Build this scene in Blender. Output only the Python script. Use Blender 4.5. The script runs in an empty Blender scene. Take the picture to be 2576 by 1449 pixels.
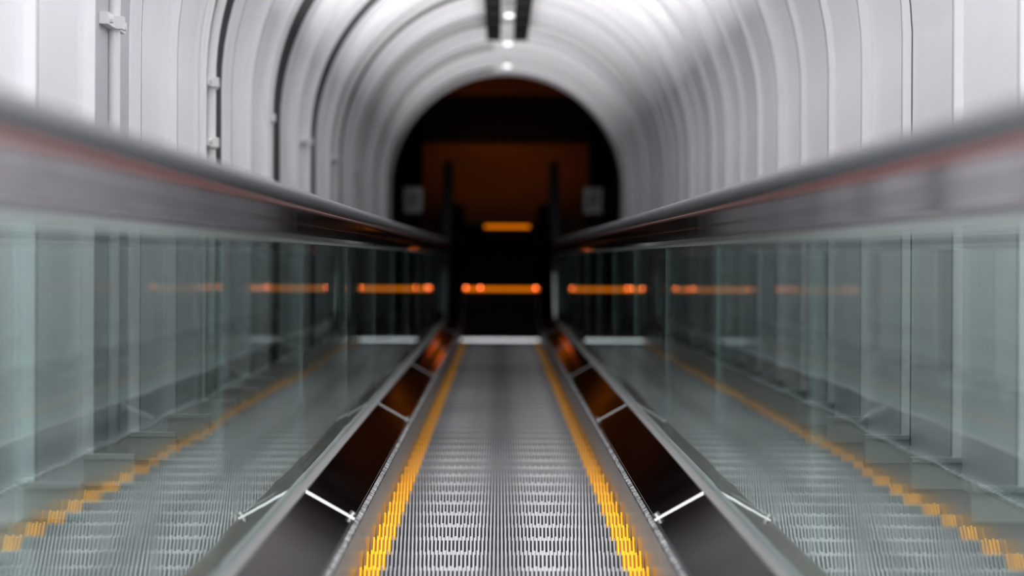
import bpy, bmesh, math, random
from mathutils import Vector, Matrix
random.seed(7)
sc = bpy.context.scene
COL = sc.collection
S, Cc = 0.5, math.sqrt(3)/2            # the escalator descends at 30 degrees
F = 9920.0                             # focal length in pixels (frame 2576 wide)
CZ = 16.76                             # camera height above the lower floor
X0 = 0.014                             # centre line of the escalator
H0 = 0.675                             # camera height above the nose line, square to the slope
TX, TR, TV = 0.055, 0.973, 0.56        # tunnel: centre, radius, springing height
D_END = 32.5

def L(x, v, d):                        # slope frame -> world
    return Vector((x, v*S + d*Cc, CZ + v*Cc - d*S))

# ------------------------------------------------------------------ materials
def new_mat(name):
    m = bpy.data.materials.new(name); m.use_nodes = True
    nt = m.node_tree
    return m, nt, nt.nodes['Principled BSDF']

def pmat(name, col, rough=.5, metal=0., noise=0., nscale=8., bump=0., bscale=30., spec=.5, rvar=0., stretch=(1,1,1)):
    m, nt, b = new_mat(name)
    b.inputs['Base Color'].default_value = (*col, 1)
    b.inputs['Roughness'].default_value = rough
    b.inputs['Metallic'].default_value = metal
    b.inputs['Specular IOR Level'].default_value = spec
    tc = nt.nodes.new('ShaderNodeTexCoord')
    mp = nt.nodes.new('ShaderNodeMapping'); mp.inputs['Scale'].default_value = stretch
    nt.links.new(tc.outputs['Object'], mp.inputs['Vector'])
    if noise > 0 or rvar > 0:
        n = nt.nodes.new('ShaderNodeTexNoise'); n.inputs['Scale'].default_value = nscale
        n.inputs['Detail'].default_value = 4
        nt.links.new(mp.outputs['Vector'], n.inputs['Vector'])
        if noise > 0:
            r = nt.nodes.new('ShaderNodeMapRange')
            r.inputs['To Min'].default_value = 1-noise; r.inputs['To Max'].default_value = 1+noise
            nt.links.new(n.outputs['Fac'], r.inputs['Value'])
            mx = nt.nodes.new('ShaderNodeVectorMath'); mx.operation = 'SCALE'
            mx.inputs[0].default_value = col
            nt.links.new(r.outputs['Result'], mx.inputs['Scale'])
            nt.links.new(mx.outputs['Vector'], b.inputs['Base Color'])
        if rvar > 0:
            r = nt.nodes.new('ShaderNodeMapRange')
            r.inputs['To Min'].default_value = max(.02, rough-rvar); r.inputs['To Max'].default_value = rough+rvar
            nt.links.new(n.outputs['Fac'], r.inputs['Value'])
            nt.links.new(r.outputs['Result'], b.inputs['Roughness'])
    if bump > 0:
        n = nt.nodes.new('ShaderNodeTexNoise'); n.inputs['Scale'].default_value = bscale
        nt.links.new(mp.outputs['Vector'], n.inputs['Vector'])
        bp = nt.nodes.new('ShaderNodeBump'); bp.inputs['Strength'].default_value = bump; bp.inputs['Distance'].default_value = .01
        nt.links.new(n.outputs['Fac'], bp.inputs['Height'])
        nt.links.new(bp.outputs['Normal'], b.inputs['Normal'])
    return m

def emat(name, col, s):
    m, nt, b = new_mat(name)
    b.inputs['Base Color'].default_value = (*col, 1)
    b.inputs['Emission Color'].default_value = (*col, 1)
    b.inputs['Emission Strength'].default_value = s
    return m

def glass_mat():
    m = bpy.data.materials.new('balustrade_glass'); m.use_nodes = True
    nt = m.node_tree; nt.nodes.clear()
    out = nt.nodes.new('ShaderNodeOutputMaterial')
    mix = nt.nodes.new('ShaderNodeMixShader')
    tr = nt.nodes.new('ShaderNodeBsdfTransparent'); tr.inputs['Color'].default_value = (.885, .94, .928, 1)
    gl = nt.nodes.new('ShaderNodeBsdfGlossy'); gl.inputs['Roughness'].default_value = .012
    gl.inputs['Color'].default_value = (.86, .93, .91, 1)
    tc = nt.nodes.new('ShaderNodeTexCoord')
    mp = nt.nodes.new('ShaderNodeMapping'); mp.inputs['Scale'].default_value = (1, 1, 1)
    n = nt.nodes.new('ShaderNodeTexNoise'); n.inputs['Scale'].default_value = 1.6; n.inputs['Detail'].default_value = 1
    bp = nt.nodes.new('ShaderNodeBump'); bp.inputs['Strength'].default_value = 1; bp.inputs['Distance'].default_value = .0005
    nt.links.new(tc.outputs['Object'], mp.inputs['Vector']); nt.links.new(mp.outputs['Vector'], n.inputs['Vector'])
    nt.links.new(n.outputs['Fac'], bp.inputs['Height'])
    nt.links.new(bp.outputs['Normal'], gl.inputs['Normal'])
    g = nt.nodes.new('ShaderNodeNewGeometry')
    dt = nt.nodes.new('ShaderNodeVectorMath'); dt.operation = 'DOT_PRODUCT'
    nt.links.new(g.outputs['Incoming'], dt.inputs[0]); nt.links.new(g.outputs['True Normal'], dt.inputs[1])
    def M(op, a, b=None):
        k = nt.nodes.new('ShaderNodeMath'); k.operation = op
        for i, q in enumerate((a, b)):
            if q is None: continue
            if isinstance(q, (int, float)): k.inputs[i].default_value = q
            else: nt.links.new(q, k.inputs[i])
        return k.outputs[0]
    a = M('ABSOLUTE', dt.outputs['Value'])
    p = M('POWER', M('SUBTRACT', 1, a), 9.0)
    r = M('MINIMUM', M('ADD', M('MULTIPLY', p, .93), .04), 1)
    nt.links.new(r, mix.inputs[0]); nt.links.new(tr.outputs[0], mix.inputs[1]); nt.links.new(gl.outputs[0], mix.inputs[2])
    nt.links.new(mix.outputs[0], out.inputs['Surface'])
    return m

def cleat_mat():
    m, nt, b = new_mat('aluminium_cleats')
    b.inputs['Metallic'].default_value = .35; b.inputs['Roughness'].default_value = .42
    tc = nt.nodes.new('ShaderNodeTexCoord'); sp = nt.nodes.new('ShaderNodeSeparateXYZ')
    nt.links.new(tc.outputs['Object'], sp.inputs[0])
    n = nt.nodes.new('ShaderNodeTexNoise'); n.inputs['Scale'].default_value = 7
    nt.links.new(tc.outputs['Object'], n.inputs['Vector'])
    def M(op, a, b_=None, c=None):
        k = nt.nodes.new('ShaderNodeMath'); k.operation = op
        for i, q in enumerate((a, b_, c)):
            if q is None: continue
            if isinstance(q, (int, float)): k.inputs[i].default_value = q
            else: nt.links.new(q, k.inputs[i])
        return k.outputs[0]
    def ss(v, lo, hi):
        r = nt.nodes.new('ShaderNodeMapRange'); r.interpolation_type = 'SMOOTHSTEP'
        r.inputs['From Min'].default_value = lo; r.inputs['From Max'].default_value = hi
        nt.links.new(v, r.inputs['Value']); return r.outputs['Result']
    ax = M('ABSOLUTE', sp.outputs['X'])
    wear_x = M('MULTIPLY', ss(ax, .02, .07), M('SUBTRACT', 1, ss(ax, .19, .26)))
    wear_y = M('MULTIPLY', ss(sp.outputs['Y'], -.15, -.07), 1)
    w = M('MULTIPLY', wear_x, wear_y)
    val = M('ADD', M('MULTIPLY', w, .10), M('ADD', .17, M('MULTIPLY', n.outputs['Fac'], .16)))
    cb = nt.nodes.new('ShaderNodeCombineColor')
    for i in range(3): nt.links.new(val, cb.inputs[i])
    nt.links.new(cb.outputs[0], b.inputs['Base Color'])
    return m

def brush_mat():
    m, nt, b = new_mat('bristle_brush')
    b.inputs['Roughness'].default_value = .5
    tc = nt.nodes.new('ShaderNodeTexCoord')
    w = nt.nodes.new('ShaderNodeTexNoise'); w.inputs['Scale'].default_value = 45; w.inputs['Detail'].default_value = 3
    r = nt.nodes.new('ShaderNodeValToRGB')
    r.color_ramp.elements[0].position = .47; r.color_ramp.elements[0].color = (.01, .01, .01, 1)
    r.color_ramp.elements[1].position = .62; r.color_ramp.elements[1].color = (.55, .57, .56, 1)
    nt.links.new(tc.outputs['Object'], w.inputs['Vector']); nt.links.new(w.outputs['Fac'], r.inputs[0])
    nt.links.new(r.outputs[0], b.inputs['Base Color'])
    return m

M_WHITE = pmat('white_painted_metal', (.87, .86, .88), .42, 0, .03, 3)
M_RIB = pmat('white_rib_paint', (.91, .91, .92), .35, 0, .02, 5)
M_FOOT = pmat('foot_paint', (.50, .53, .52), .45, 0, .03, 6)
M_DARKGREY = pmat('rim_shade_and_cable_grey', (.22, .24, .23), .6, 0, .05, 5)  # dark grey for the painted rim shade and the right wall cable
M_PIPE = pmat('white_pipe_paint', (.85, .85, .84), .3, 0, .02, 5)
M_GAP = pmat('joint_shade_black', (.02, .022, .025), .7, 0, .2, 20)
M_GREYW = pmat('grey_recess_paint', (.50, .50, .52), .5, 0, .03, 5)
M_DECK = pmat('polished_dark_steel', (.022, .019, .022), .06, 1.0, .05, 3, 0, 30, .5, .02)
M_DECK.node_tree.nodes['Principled BSDF'].inputs['Specular Tint'].default_value = (.20, .18, .20, 1)
M_TRIM = pmat('bright_steel_trim', (.19, .185, .18), .42, .7, .05, 4)
M_SEAM = pmat('bright_seam_steel', (.36, .36, .36), .35, .6, .05, 4)
M_SKIRT = pmat('brushed_skirt_steel', (.50, .48, .46), .3, .9, .06, 3, 0, 30, .5, .06)
M_PROFILE = pmat('rail_profile_steel', (.44, .415, .445), .055, .95, .05, 3, 0, 30, .5, .02)
M_GASKET = pmat('pale_glass_gasket', (.28, .31, .29), .4, .1, .1, 20)
M_RUBBER = pmat('black_handrail_rubber', (.035, .035, .042), .48, 0, .15, 5, .15, 60, .35)
M_RED = pmat('red_handrail_lip', (.18, .025, .01), .4, 0, .2, 9)
M_YEL = pmat('yellow_step_edging', (.9, .42, .005), .45, 0, .10, 30)
M_YEL2 = pmat('dark_yellow_edging', (.30, .12, .005), .5, 0, .2, 30)  # darker yellow for the base strip under the yellow cleats
M_GROOVE = pmat('dark_groove', (.018, .02, .026), .5, .3, .2, 12)
M_CLEAT = cleat_mat()
M_BRUSH = brush_mat()
M_GLASS = glass_mat()
M_GEDGE = pmat('green_glass_edge', (.05, .10, .085), .2)
M_BLACK = pmat('black_landing_metal', (.010, .009, .010), .75, 0, .2, 6, 0, 30, .2)
M_TRAY = pmat('dark_cable_tray', (.010, .012, .011), .9, 0, .2, 10, 0, 30, .1)
M_TRAY2 = pmat('tray_rung_metal', (.035, .04, .037), .8, 0, .2, 10, 0, 30, .1)
M_COMB = pmat('grey_comb_metal', (.05, .047, .05), .6, .3, .1, 10)
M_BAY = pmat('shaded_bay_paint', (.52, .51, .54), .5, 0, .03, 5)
M_HALLF = pmat('brown_hall_floor', (.28, .12, .045), .45, 0, .35, 1.6)
M_HALLW = pmat('dark_hall_wall', (.010, .008, .007), .8, 0, .2, 2)
M_MAT = pmat('black_floor_mat', (.006, .006, .006), .9, 0, .2, 40)
M_PAPER = pmat('white_notice', (.92, .92, .92), .5)
M_INK = pmat('grey_print', (.25, .25, .26), .5)
M_OUTER = pmat('grey_outer_deck', (.16, .17, .17), .35, .5, .06, 4)
M_ORANGE = emat('orange_strip_light', (1.0, .27, .005), .75)
M_PINK = emat('hot_lamp', (1.0, .24, .10), 9)
M_LAMP = emat('lamp_diffuser', (1.0, .99, .97), 1.2)

# ------------------------------------------------------------------ helpers
def link(name, me, mat, parent=None, loc=None, smooth=False, kind=None):
    """mesh verts are in world space; the object origin is put at loc (or the parent's)"""
    base = Vector(parent['_w']) if parent is not None else Vector(loc if loc is not None else (0, 0, 0))
    off = base if loc is None or parent is None else Vector(loc)
    me.transform(Matrix.Translation(-off))
    o = bpy.data.objects.new(name, me); COL.objects.link(o)
    for m in (mat if isinstance(mat, (list, tuple)) else [mat]): me.materials.append(m)
    if smooth:
        for p in me.polygons: p.use_smooth = True
    if parent is not None:
        o.parent = parent; o.location = off - base
    else:
        o.location = off
    o['_w'] = list(off)
    if kind: o['kind'] = kind
    return o

def root(name, loc, label, cat, group=None):
    o = bpy.data.objects.new(name, None); COL.objects.link(o); o.empty_display_size = .1
    o.location = loc; o['_w'] = list(loc); o['label'] = label; o['category'] = cat
    if group: o['group'] = group
    return o
def tag(o, label, cat, group=None):
    o['label'] = label; o['category'] = cat
    if group: o['group'] = group
    return o

def mesh(verts, faces):
    me = bpy.data.meshes.new('m'); me.from_pydata([tuple(v) for v in verts], [], faces)
    bm = bmesh.new(); bm.from_mesh(me); bmesh.ops.recalc_face_normals(bm, faces=bm.faces); bm.to_mesh(me); bm.free()
    return me

class G:
    def __init__(s): s.v = []; s.f = []
    def box(s, fn, x0, x1, v0, v1, d0, d1):
        b = len(s.v)
        for d in (d0, d1):
            for (x, v) in ((x0, v0), (x1, v0), (x1, v1), (x0, v1)): s.v.append(fn(x, v, d))
        for q in ((0,1,2,3), (7,6,5,4), (0,4,5,1), (1,5,6,2), (2,6,7,3), (3,7,4,0)): s.f.append(tuple(b+i for i in q))
        return s
    def tube(s, pts, r, n=10):
        b0 = len(s.v)
        for i, p in enumerate(pts):
            a = pts[max(0, i-1)]; c = pts[min(len(pts)-1, i+1)]
            t = (c-a).normalized()
            ref = Vector((0, Cc, -S)) if abs(t.dot(Vector((0, Cc, -S)))) < .9 else Vector((1, 0, 0))
            u = t.cross(ref).normalized(); w = t.cross(u)
            for k in range(n):
                an = 2*math.pi*k/n
                s.v.append(p + u*r*math.cos(an) + w*r*math.sin(an))
        for i in range(len(pts)-1):
            for k in range(n):
                s.f.append((b0+i*n+k, b0+i*n+(k+1)%n, b0+(i+1)*n+(k+1)%n, b0+(i+1)*n+k))
        s.f.append(tuple(b0+k for k in range(n))); s.f.append(tuple(b0+(len(pts)-1)*n+k for k in range(n)))
        return s
    def sweep(s, sections):            # list of closed rings with equal length
        b = len(s.v); n = len(sections[0])
        for r in sections: s.v += r
        for i in range(len(sections)-1):
            for k in range(n):
                s.f.append((b+i*n+k, b+i*n+(k+1)%n, b+(i+1)*n+(k+1)%n, b+(i+1)*n+k))
        s.f.append(tuple(b+k for k in range(n))); s.f.append(tuple(b+(len(sections)-1)*n+k for k in range(n)))
        return s
    def me(s): return mesh(s.v, s.f)

# ---- path of the step line: slope, bend, level.  station t -> (y, z, ny, nz)
DI = 32.35; RB = 1.0; TL = RB*math.tan(math.radians(15)); AL = RB*math.radians(30)
def path(t):
    """t = distance along slope to the bend, then along the arc and the level floor"""
    t0 = DI - TL
    if t <= t0:
        p = L(0, -H0, t); return (p.y, p.z, S, Cc)
    p0 = L(0, -H0, t0); cy, cz = p0.y + S*RB, p0.z + Cc*RB
    if t <= t0 + AL:
        a = math.radians(30) - (t-t0)/RB
        return (cy - math.sin(a)*RB, cz - math.cos(a)*RB, math.sin(a), math.cos(a))
    return (cy + (t-t0-AL), cz-RB, 0, 1)
T0, TFLAT = DI-TL, DI-TL+AL
def P(x, o, t):
    y, z, ny, nz = path(t); return Vector((X0 + x, y + ny*o, z + nz*o))
def stations(a, b, step=.6):
    ts = [a]
    cand = [a + step*i for i in range(1, int((b-a)/step)+1)] + [T0 + AL*i/8 for i in range(9)]
    for c in sorted(cand):
        if a < c < b and c - ts[-1] > .02: ts.append(c)
    ts.append(b); return ts
def extr(prof, a, b, s=1, step=.6):    # prof list of (x, o), mirrored by s
    g = G(); g.sweep([[P(s*x, o, t) for (x, o) in prof] for t in stations(a, b, step)]); return g
TEND = TFLAT + 1.75

# ------------------------------------------------------------------ tunnel shell
PER = 1.11; RING0 = 9.86
rings = [RING0 + PER*k for k in range(-4, 21)]
PIPES = [9.32, 12.47, 15.62, 18.77, 21.92, 25.07, 28.22, 31.3]
def bay_stations(lo, hi):
    out = []
    fr = [0, .03, .1, .2, .35, .5, .65, .8, .9, .97]
    k = 0
    ds = [rings[0] + PER*i for i in range(len(rings))]
    for i in range(len(ds)):
        for f in fr:
            d = ds[i] + f*PER
            if d < hi: out.append((d, i, f))
    out.append((hi, len(ds)-1, 1.0)); return out
def off_left(i, f, d):
    isp = any(rings[i] < p < rings[i]+PER for p in PIPES)
    e = min(1, min(f, 1-f)/.05)
    if isp: return .012*e
    return (.016 if i % 2 else .004)*math.sin(math.pi*f) + .014*f*(1 if i % 3 else -.6)
def off_right(i, f, d):
    return (.022 if i % 2 else .012)*math.sin(math.pi*f)**.8 + .012*f*(1 if i % 3 == 1 else -.3)
ST = bay_stations(rings[0], D_END)
def shell(kind):
    g = G(); n = None
    for (d, i, f) in ST:
        ol, orr = off_left(i, f, d), off_right(i, f, d)
        if kind == 'left': row = [L(TX-TR-ol, v, d) for v in (-.60, -.2, .2, TV)]
        elif kind == 'right': row = [L(TX+TR+orr, v, d) for v in (-.60, -.2, .2, TV)]
        else:
            row = []
            for k in range(49):
                a = math.pi*k/48; w = a/math.pi; w = w*w*(3-2*w)
                r = TR + orr*(1-w) + ol*w
                row.append(L(TX + r*math.cos(a), TV + r*math.sin(a), d))
        n = len(row); g.v += row
    for j in range(len(ST)-1):
        for k in range(n-1):
            g.f.append((j*n+k, j*n+k+1, (j+1)*n+k+1, (j+1)*n+k))
    return g.me()
wl = link('wall_left', shell('left'), M_WHITE, smooth=False, kind='structure')
wr = link('wall_right', shell('right'), M_WHITE, kind='structure')
ce = link('ceiling', shell('vault'), M_WHITE, smooth=True, kind='structure')
for o in (wl, wr):
    for p in o.data.polygons: p.use_smooth = True
for o in (wl, wr, ce):
    mod = o.modifiers.new('e', 'EDGE_SPLIT'); mod.split_angle = math.radians(12)

def arch_pts(r, n=40, vb=-.55):
    pts = [(TX + r, vb), (TX + r, 0)]
    pts += [(TX + r*math.cos(math.pi*k/n), TV + r*math.sin(math.pi*k/n)) for k in range(n+1)]
    pts += [(TX - r, 0), (TX - r, vb)]
    return pts
def arch_band(r0, r1, d0, d1, vb=-.55, n=40):
    a, b = arch_pts(r0, n, vb), arch_pts(r1, n, vb); g = G()
    g.sweep([[L(p[0], p[1], d0), L(p[0], p[1], d1), L(q[0], q[1], d1), L(q[0], q[1], d0)] for p, q in zip(a, b)])
    return g.me()
for i, d in enumerate(rings):
    t = link('trim_%d' % (i+1), arch_band(TR-.020, TR+.07, d-.010, d+.012), M_RIB, kind='structure')
    link('rim_shade_strip', arch_band(TR-.019, TR+.03, d+.0125, d+.050, -.5), M_DARKGREY if d > 11.2 else M_GREYW, parent=t)  # strip added to paint the shaded line along the rib's inner rim
    for s in (-1, 1):
        xw = TX + s*TR; xi = xw - s*.112
        g = G(); g.box(L, min(xw, xi), max(xw, xi), -.515, -.450, d-.02, d+.03)
        g.box(L, min(xw, xi), max(xw, xi), -.450, -.440, d-.03, d+.04)
        link('foot_block', g.me(), M_FOOT, parent=t)
# end ring where the tunnel opens into the hall
link('trim_%d' % (len(rings)+1), arch_band(TR-.03, TR+.10, D_END-.03, D_END+.06), M_GREYW, kind='structure')

# flush strips painted as dark joint shade beside the conduits (part of the left wall)
for p in PIPES[1:]:
    w = .50 if p < 13 else .82
    a = [(TX-TR+.003, -.5), (TX-TR+.003, 0)] + [(TX-(TR-.003)*math.cos(math.radians(k)), TV+(TR-.003)*math.sin(math.radians(k))) for k in range(0, 85, 4)]
    g = G(); b = 0
    g.sweep([[L(x, v, p+.0), L(x, v, p+.0+w), L(x-.03, v, p+.0+w), L(x-.03, v, p+.0)] for (x, v) in a])
    link('joint_shade_strip', g.me(), M_GAP, parent=wl)

# grey recessed bay behind the nearest conduit
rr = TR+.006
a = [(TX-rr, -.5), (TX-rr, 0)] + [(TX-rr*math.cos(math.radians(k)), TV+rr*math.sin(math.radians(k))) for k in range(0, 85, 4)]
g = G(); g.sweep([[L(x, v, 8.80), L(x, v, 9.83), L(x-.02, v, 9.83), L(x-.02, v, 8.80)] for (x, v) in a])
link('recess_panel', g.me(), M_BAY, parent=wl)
# conduits
def conduit(i, p):
    r = TR - .012 + (.0)
    pts = [L(TX-TR+.006, -.46, p)] + [L(TX-TR+.006, v, p) for v in (-.2, .1, .3)]
    rr = TR-.006
    pts += [L(TX-rr*math.cos(math.radians(k)), TV+rr*math.sin(math.radians(k)), p) for k in range(0, 87, 3)]
    return pts
pl = ['white conduit pipe on the left wall, nearest, with a wide bolted clamp above the handrail',
      'second white conduit pipe on the left wall, beside a black joint, paired with thin cables',
      'third white conduit pipe from the front on the left wall beside a dark joint',
      'fourth white conduit pipe from the front on the left wall, beside the curved dark joint',
      'fifth white conduit pipe from the front, deep down the left side of the tunnel',
      'sixth white conduit pipe from the front, far down the left side',
      'seventh white conduit pipe from the front, near the dark end of the tunnel',
      'last white conduit pipe, at the dark mouth on the left side']
for i, p in enumerate(PIPES):
    base = L(TX-TR+.006, -.46, p)
    t = root('conduit_pipe', base, pl[i], 'pipe', 'white conduits up the left tunnel wall')
    link('pipe', G().tube(conduit(i, p), .0155, 12).me(), M_PIPE, parent=t, smooth=True)
    for v in ((.55, .36) if i == 1 else (.55,)):
        g = G(); xw = TX-TR
        g.box(L, xw-.02, xw+.013, v-.014, v+.014, p-.22, p+.22)
        g.box(L, xw-.015, xw+.030, v-.015, v+.015, p-.03, p+.03)
        c = link('clamp', g.me(), M_PIPE, parent=t)
        for q in (-.16, .16):
            g = G().tube([L(xw+.010, v, p+q), L(xw+.021, v, p+q)], .010, 8)
            link('bolt', g.me(), M_PIPE, parent=c)
# thin twin cables beside the second conduit
for k, (p, lb) in enumerate(((11.95, 'thin white cable left of the second conduit on the left wall'), (12.08, 'thin white cable hugging the second conduit on the left wall'))):
    pts = [L(TX-TR+.012, v, p) for v in (-.46, 0, .4)] + [L(TX-(TR-.012)*math.cos(math.radians(a)), TV+(TR-.012)*math.sin(math.radians(a)), p) for a in range(0, 84, 4)]
    c = link('wall_cable', G().tube(pts, .007, 8).me(), M_PIPE, loc=pts[0], smooth=True)
    tag(c, lb, 'cable')
# dark cable on the right wall
pts = [L(TX+TR-.012, v, 9.72) for v in (-.46, -.2, .1, .3)] + [L(TX+(TR-.012-.0008*a)*math.cos(math.radians(a)), TV+(TR-.012)*math.sin(math.radians(a)), 9.72-.002*a) for a in range(0, 60, 4)]
c = link('wall_cable', G().tube(pts, .002, 8).me(), M_DARKGREY, loc=pts[0], smooth=True)
tag(c, 'thin dark cable running up the right tunnel wall beside a rib', 'cable')

# crown: cable trays and lamps
for s, nm in ((-1, 'left'), (1, 'right')):
    t = root('cable_tray', L(TX+s*.088-.008, 1.45, 15), 'dark %s hand cable tray under the crown of the tunnel' % nm, 'cable tray', 'dark cable trays along the tunnel crown')
    xc = TX + s*.088 - .008
    g = G(); g.box(L, xc-.045, xc+.045, 1.452, 1.458, 6, 26.2)
    g.box(L, xc-.045, xc-.041, 1.43, 1.475, 6, 26.2); g.box(L, xc+.041, xc+.045, 1.43, 1.475, 6, 26.2)
    link('tray', g.me(), M_TRAY, parent=t)
    for k in range(20):
        d = 6.6 + k*1.02
        g = G().box(L, xc-.041, xc+.041, 1.43, 1.452, d, d+.03)
        link('rung', g.me(), M_TRAY2, parent=t)
    for k in range(7):
        d = 7 + k*3.1
        g = G().box(L, xc-.006, xc+.006, 1.457, 1.54, d, d+.02); link('hanger', g.me(), M_TRAY, parent=t)
LD = [5.0, 8.15, 11.3, 14.45, 17.6, 20.75, 23.9, 27.05, 30.2]
names = ['overhead', 'second', 'third', 'fourth', 'fifth', 'sixth', 'third last', 'second last', 'last']
for i, d in enumerate(LD):
    t = root('ceiling_lamp', L(TX, 1.45, d), 'small white lamp on the tunnel crown, %s along the row going down' % ('nearest' if i == 0 else names[i]), 'lamp', 'small lamps along the tunnel crown')
    g = G().box(L, TX-.03, TX+.03, 1.47, 1.53, d-.12, d+.12); link('housing', g.me(), M_PIPE, parent=t)
    g = G().box(L, TX-.025, TX+.025, 1.46, 1.469, d-.10, d+.10); link('diffuser', g.me(), M_LAMP, parent=t)
    for q in (0, 1.575):  # unseen panels added in mid-air, facing up to brighten the vault
        ld = bpy.data.lights.new('fill_uplight', 'AREA'); ld.shape = 'RECTANGLE'; ld.size = .9; ld.size_y = 1.2
        k = 2.1 if d + q < 13 else max(.42, 2.1 - (d+q-13)*.14)
        ld.energy = 9.0*k; ld.color = (1, .985, 1)
        lo = bpy.data.objects.new('fill_uplight', ld); COL.objects.link(lo)
        lo.matrix_world = Matrix.Translation(L(TX, .92, d+q)) @ Vector((0, S, Cc)).to_track_quat('-Z', 'Y').to_matrix().to_4x4()

# ------------------------------------------------------------------ escalator steps
PITCH = .4/Cc
HW = .318
def step_parts():
    t = root('escalator_step', (0, 0, 0), 'ribbed grey escalator step with yellow side edging, one of the identical descending row', 'step', 'escalator steps running down the tunnel')
    # local frame: nose at origin, +Y downhill
    g = G(); idf = lambda x, v, d: Vector((x, d, v))
    g.box(idf, -HW, HW, -.03, -.011, -.400, -.002)
    # curved riser below the nose
    prof = [(0, -.011), (.004, -.06), (0, -.12), (-.014, -.18), (-.04, -.235)]
    for a, b in zip(prof, prof[1:]):
        n = len(g.v)
        g.v += [Vector((-HW, a[0]-.004, a[1])), Vector((HW, a[0]-.004, a[1])), Vector((HW, b[0]-.004, b[1])), Vector((-HW, b[0]-.004, b[1])),
                Vector((-HW, a[0]-.02, a[1])), Vector((HW, a[0]-.02, a[1])), Vector((HW, b[0]-.02, b[1])), Vector((-HW, b[0]-.02, b[1]))]
        for q in ((0,1,2,3), (7,6,5,4), (0,4,5,1), (2,6,7,3), (1,5,6,2), (3,7,4,0)): g.f.append(tuple(n+i for i in q))
    body = link('tread_base', g.me(), M_GROOVE, parent=t)
    N = 68; w = 2*HW/N
    gc, gy1, gy2 = G(), G(), G()
    for k in range(N):
        x = -HW + w*(k+.5)
        tgt = gy1 if k < 5 else gy2 if k >= N-5 else gc
        nose = 0 if k % 2 else .006
        tgt.box(idf, x-.0021, x+.0021, -.012, 0, -.396, -nose)
        for a, b in zip(prof, prof[1:]):        # riser cleats
            tgt.box(lambda X, v, d: Vector((X, d, v)), x-.0021, x+.0021, b[1], a[1], min(a[0], b[0])-.006, max(a[0], b[0])+.003)
    link('cleats', gc.me(), M_CLEAT, parent=t)
    link('edge_marking', gy1.me(), M_YEL, parent=t)['label'] = 'yellow ribbed side edging'
    link('edge_marking', gy2.me(), M_YEL, parent=t)['label'] = 'yellow ribbed side edging'
    for sx in (-1, 1):
        g = G(); a0, a1 = sorted((sx*(HW-5*w), sx*HW)); g.box(idf, a0, a1, -.0112, -.0085, -.396, -.004)
        link('edge_base', g.me(), M_YEL2, parent=t)
    # bright strip: solid nose bar between cleats on the rear edge
    g = G().box(idf, -HW+.05, HW-.05, -.011, -.002, -.396, -.378)
    link('rear_bar', g.me(), M_CLEAT, parent=t)
    return t
# boundary lines in the photograph put a nose at these distances
proto = step_parts()
kids = list(proto.children)
# phase: y_rel 777 -> D = F*H0/777
d_first = F*H0/777.0
kk = -6; first = True
while True:
    d = d_first + PITCH*kk; kk += 1
    if d > T0 + .10: break
    y, z, ny, nz = path(d)
    if first: o = proto; first = False
    else:
        o = proto.copy(); COL.objects.link(o)
        for c in kids:
            q = c.copy(); COL.objects.link(q); q.parent = o
    o.location = (X0, y, z)

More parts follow.
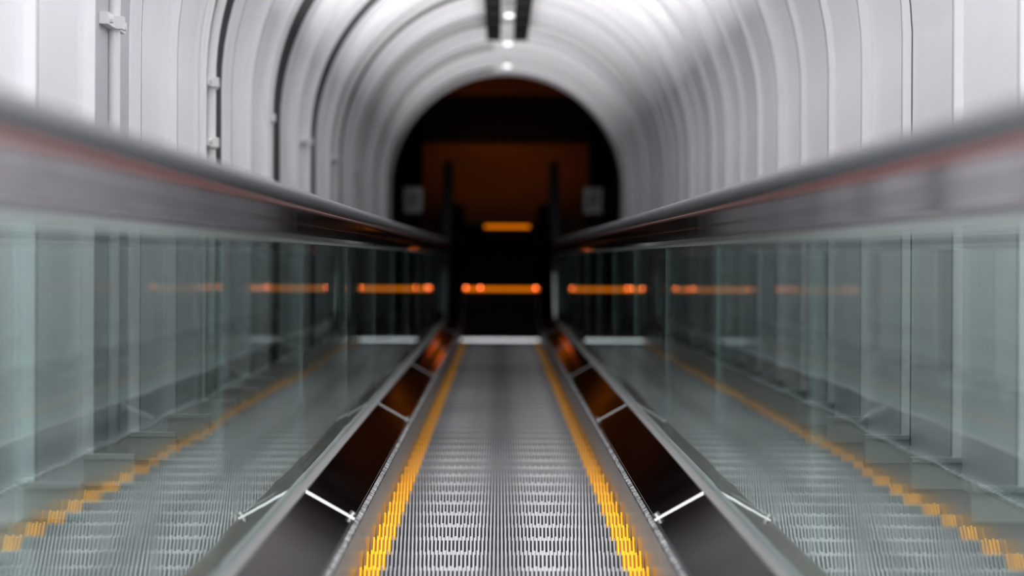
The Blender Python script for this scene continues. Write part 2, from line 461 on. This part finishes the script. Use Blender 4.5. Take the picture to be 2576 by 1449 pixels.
# ------------------------------------------------------------------ balustrades
TS = 2.2
SEAM0, SEAMP = 8.43, 5.07
GP = SEAMP/2
for s, side in ((-1, 'left'), (1, 'right')):
    base = P(s*.45, 0, 10)
    b = root('balustrade', base, 'green tinted glass %s hand balustrade with polished dark sloped deck panels' % side, 'balustrade', 'glass balustrades flanking the escalator')
    # skirt
    link('skirt_panel', extr([(.323, -.26), (.323, .1165), (.335, .1165), (.335, -.26)], TS, T0+.1, s).me(), M_SKIRT, parent=b)
    link('skirt_panel', extr([(.323, -.26), (.323, .1165), (.335, .1165), (.335, -.26)], T0+.1, TEND, s).me(), M_BLACK, parent=b)['label'] = 'skirt panel at the landing, blackened for the hall shade'  # steel skirt coloured black here, the hall's darkness put into its colour
    # brush
    g = extr([(.3215, .090), (.3215, .108), (.327, .114), (.312, .106), (.312, .099)][::-1], TS, TFLAT+.3, s)
    link('skirt_brush', g.me(), M_BRUSH, parent=b)['label'] = 'bristly black and silver skirt brush'
    # deck panels
    wallx = (abs((TX - TR) - X0) if s < 0 else TX + TR - X0) + .0
    k = -1
    while SEAM0 + k*SEAMP < TEND:
        a = max(TS, SEAM0 + k*SEAMP + .004); e = min(TEND, SEAM0 + (k+1)*SEAMP - .004); k += 1
        if e - a < .1: continue
        link('deck_panel', extr([(.320, .1145), (.425, .1735), (.425, .1600), (.330, .105)], a, e, s).me(), M_DECK, parent=b)
        if a > TS+.1:
            ds = a - .004
            g = extr([(.319, .1165), (.425, .1768), (.425, .165), (.330, .11)], ds-.011, ds+.011, s)
            st = link('seam_strip', g.me(), M_SEAM, parent=b)
            g = G().tube([P(s*.330, .118, ds), P(s*.322, .129, ds)], .008, 10)
            link('screw', g.me(), M_TRIM, parent=st)
    link('deck_trim', extr([(.423, .170), (.425, .1765), (.438, .1795), (.444, .1795), (.444, .160), (.423, .160)], TS, TEND, s).me(), M_TRIM, parent=b)
    link('outer_deck', extr([(.455, .166), (wallx, .166), (wallx, .150), (.455, .150)], 3.2, D_END-.05, s).me(), M_OUTER, parent=b)
    # glass
    t = 3.36 - GP if s > 0 else 3.2 - GP
    t = SEAM0 - 3*GP - (.1 if s > 0 else -.25)
    while t < TEND - .4:
        a = max(TS, t + .0004); e = t + GP - .0004; last = False
        if e > TFLAT + 1.0: e = TFLAT + 1.2; last = True
        if e - a > .1:
            bow = random.uniform(-.0010, .0010); yaw = random.uniform(-.0007, .0007)
            g = G(); secs = []
            for q in stations(a, e, .25):
                f = (q-a)/(e-a); dx = yaw*(f-.5)*(e-a) + bow*4*f*(1-f)
                secs.append([P(s*(.4445+dx), .150, q), P(s*(.4445+dx), .716, q), P(s*(.4535+dx), .716, q), P(s*(.4535+dx), .150, q)])
            if last:
                for an in range(10, 81, 10):
                    R_ = .283; q = e + R_*math.sin(math.radians(an)); hh = R_*math.cos(math.radians(an))
                    secs.append([P(s*.4445, .433-hh, q), P(s*.4445, .433+hh, q), P(s*.4535, .433+hh, q), P(s*.4535, .433-hh, q)])
            g.sweep(secs)
            gp = link('glass_panel', g.me(), (M_GLASS, M_GEDGE), parent=b)
            for f in gp.data.polygons:
                if abs(f.normal.x) < .9 and (last or abs(f.normal.dot(Vector((0, Cc, -S)))) < .5): f.material_index = 1
        t += GP
        if last: break
    # gasket and steel profile under the handrail
    link('gasket', extr([(.436, .704), (.436, .713), (.462, .713), (.462, .704)], TS, TFLAT+1.2, s).me(), M_GASKET, parent=b)
    link('rail_profile', extr([(.430, .712), (.424, .720), (.424, .741), (.427, .743), (.424, .745), (.424, .770), (.474, .770), (.474, .720), (.468, .712)], TS, TFLAT+1.2, s).me(), M_PROFILE, parent=b)

    # handrail belt with a newel turn
    hr = root('handrail', P(s*.449, .78, 10), 'black rubber %s hand handrail belt with a thin red lower lip' % side, 'handrail', 'handrails on both balustrades')
    def belt(prof, end_turn=True):
        secs = [[P(s*x, o, q) for (x, o) in prof] for q in stations(TS, TFLAT+1.2, .4)]
        if end_turn:
            cen = .45
            for an in range(8, 181, 9):
                a = math.radians(an); row = []
                y, z, ny, nz = path(TFLAT+1.2)
                for (x, o) in prof:
                    rr = o - cen
                    row.append(Vector((X0+s*x, y + rr*math.sin(a), z + cen + rr*math.cos(a))))
                secs.append(row)
        return G().sweep(secs)
    hp = [(.409, .784), (.409, .797), (.414, .807), (.423, .813), (.436, .8165), (.449, .8175), (.462, .8165), (.475, .813), (.484, .807), (.489, .797), (.489, .784), (.484, .7765), (.414, .7765)]
    link('belt', belt(hp).me(), M_RUBBER, parent=hr, smooth=True)
    link('lower_lip', belt([(.416, .771), (.413, .773), (.414, .776), (.484, .776), (.485, .773), (.482, .771)]).me(), M_RED, parent=hr)['label'] = 'dull red lip under the belt'

# ------------------------------------------------------------------ landing
lp = root('landing_plate', P(0, 0, TFLAT+.5), 'black landing plate at the foot of the escalator with glowing orange strips', 'landing plate')
link('plate', extr([(-.322, .004), (-.322, .020), (.322, .020), (.322, .004)], T0+.12, TFLAT+1.62).me(), M_BLACK, parent=lp)
g = G()
for k in range(64):
    x = -.315 + .63*(k+.5)/64
    g.box(P, x-.0028, x+.0028, .002, .021, T0+.04, T0+.12)
link('comb', g.me(), M_COMB, parent=lp)
t1 = TFLAT + .49; t2 = TFLAT + 1.55
link('light_strip', G().box(P, -.31, .335, .021, .036, t1, t1+.03).me(), M_ORANGE, parent=lp)['label'] = 'long glowing orange strip'
link('light_strip', G().box(P, -.14, .25, .021, .036, t2, t2+.03).me(), M_ORANGE, parent=lp)['label'] = 'short glowing orange strip'
for x in (-.290, -.170, .292):
    bm = bmesh.new(); bmesh.ops.create_uvsphere(bm, u_segments=12, v_segments=8, radius=.0075); me = bpy.data.meshes.new('m'); bm.to_mesh(me); bm.free()
    me.transform(Matrix.Translation(P(x, .045, t1+.01))); link('lamp', me, M_PINK, parent=lp)

# ------------------------------------------------------------------ dark hall below
yI = P(0, 0, TFLAT).y
def W(x, z, y): return Vector((x, y, z))
HX, HY, HZ = 5.0, yI + 10, 6.5
yb = yI - 1.5
g = G(); g.box(W, -HX, HX, -.30, -.012, yI+1.35, HY)
link('floor', g.me(), M_HALLF, kind='structure')
g = G(); g.box(W, -HX, -.48, -.30, -.02, yb, yI+1.35); g.box(W, .51, HX, -.30, -.02, yb, yI+1.35)
link('floor_side', g.me(), M_BLACK, kind='structure')
link('wall_back', G().box(W, -HX, HX, -.3, HZ, HY, HY+.1).me(), M_HALLW, kind='structure')
link('wall_hall_left', G().box(W, -HX-.1, -HX, -1.5, HZ, yb-4, HY).me(), M_HALLW, kind='structure')
link('wall_hall_right', G().box(W, HX, HX+.1, -1.5, HZ, yb-4, HY).me(), M_HALLW, kind='structure')
link('ceiling_hall', G().box(W, -HX, HX, HZ, HZ+.1, yb-4, HY).me(), M_HALLW, kind='structure')
# front wall of the hall with the tunnel mouth cut out
ap = arch_pts(TR+.05, 40, -.9)
out = []
for (x, v) in ap:
    if v < .3: out.append((math.copysign(HX, x-TX), v if v > -.8 else -1.2))
    else:
        a = math.atan2(v-TV, x-TX); k = 1/max(abs(math.cos(a))/HX, abs(math.sin(a))/7.0)
        out.append((TX + k*math.cos(a), TV + k*math.sin(a)))
g = G(); g.sweep([[L(p[0], p[1], D_END+.02), L(p[0], p[1], D_END+.12), L(q[0], q[1], D_END+.12), L(q[0], q[1], D_END+.02)] for p, q in zip(ap, out)])
link('wall_front', g.me(), M_HALLW, kind='structure')

m = link('floor_mat', G().box(W, -1.6, 1.7, -.011, .004, yI+3.15, yI+4.05).me(), M_MAT, loc=(0, yI+3.6, -.012))
tag(m, 'black mat lying across the brown floor beyond the escalator foot', 'mat')
for s, side in ((-1, 'left'), (1, 'right')):
    xc = TX + s*.98
    cab = root('side_cabinet', (xc, yI+1.7, -.012), 'low black cabinet on the %s of the lower landing behind a white notice' % side, 'cabinet')
    x0, x1 = (xc-.33, xc+.25) if s < 0 else (xc-.25, xc+.33)
    link('body', G().box(W, x0, x1, -.012, .50, yI+1.45, yI+2.6).me(), M_BLACK, parent=cab)
    link('top', G().box(W, x0-.01, x1+.01, .50, .52, yI+1.44, yI+2.61).me(), M_BLACK, parent=cab)
    # notice on a small easel in front of the cabinet face
    xn = -.735 if s < 0 else .765+.035
    no = root('notice_sign', (xn, yI+1.44, .30), 'small white framed notice on the %s hand side of the lower landing' % side, 'sign')
    link('panel', G().box(W, xn-.08, xn+.08, .235, .485, yI+1.425, yI+1.4385).me(), M_PAPER, parent=no)
    g = G()
    g.box(W, xn-.03, xn+.035, .41, .425, yI+1.422, yI+1.4255); g.box(W, xn-.03, xn+.035, .345, .36, yI+1.422, yI+1.4255)
    g.box(W, xn+.02, xn+.035, .345, .425, yI+1.422, yI+1.4255); g.box(W, xn-.03, xn-.015, .30, .425, yI+1.422, yI+1.4255)
    link('print', g.me(), M_INK, parent=no)

# warm spots over the lower floor, then unseen fill spots
def spot(loc, tgt, e, col, size, blend=.9, r=.2):
    l = bpy.data.lights.new('hall_and_fill_spot', 'SPOT'); l.energy = e; l.color = col; l.spot_size = math.radians(size); l.spot_blend = blend; l.shadow_soft_size = r
    o = bpy.data.objects.new('hall_and_fill_spot', l); COL.objects.link(o); o.location = loc
    o.rotation_euler = (Vector(tgt)-Vector(loc)).to_track_quat('-Z', 'Y').to_euler()
spot((0, yI+2.9, 4.5), (.05, yI+2.7, 0), 85, (1, .5, .18), 27, 1.0)
spot((0, yI+5.4, 4.5), (0, yI+5.0, 0), 70, (1, .5, .18), 60)
spot((-.76, yI+.75, 1.9), (-.735, yI+1.43, .36), 24, (1, .95, .92), 12, .6, .05)  # unseen spot added to brighten the left notice
spot((.80, yI+.75, 1.9), (.80, yI+1.43, .36), 24, (1, .95, .92), 12, .6, .05)  # unseen spot added to brighten the right notice

spot(L(X0, 2.2, -2.0), L(X0, -.675, 9.9), 10000, (1, 1, 1), 8, 1.0, .3)  # unseen spot added behind the camera to brighten the near steps
# ------------------------------------------------------------------ world
w = bpy.data.worlds.new('World'); sc.world = w; w.use_nodes = True
w.node_tree.nodes['Background'].inputs[0].default_value = (.95, .96, 1, 1)
w.node_tree.nodes['Background'].inputs[1].default_value = 2.3

# ------------------------------------------------------------------ camera
cd = bpy.data.cameras.new('Camera'); cam = bpy.data.objects.new('Camera', cd); COL.objects.link(cam)
cd.sensor_fit = 'HORIZONTAL'; cd.sensor_width = 36; cd.lens = 36*F/2576
cd.clip_end = 200
pitch = math.radians(30) + (724.5-648)/F
yaw = -(1288-1250)/F; roll = -.006
R = Matrix.Rotation(yaw, 4, 'Z') @ Matrix.Rotation(math.radians(90)-pitch, 4, 'X') @ Matrix.Rotation(-roll, 4, 'Z')
cam.matrix_world = Matrix.Translation(L(0, 0, 0)) @ R
cd.dof.use_dof = True; cd.dof.focus_distance = 9.8; cd.dof.aperture_fstop = 4.1
sc.camera = cam
sc.view_settings.view_transform = 'Standard'
sc.view_settings.look = 'Medium High Contrast'
for o in bpy.data.objects:
    if '_w' in o: del o['_w']
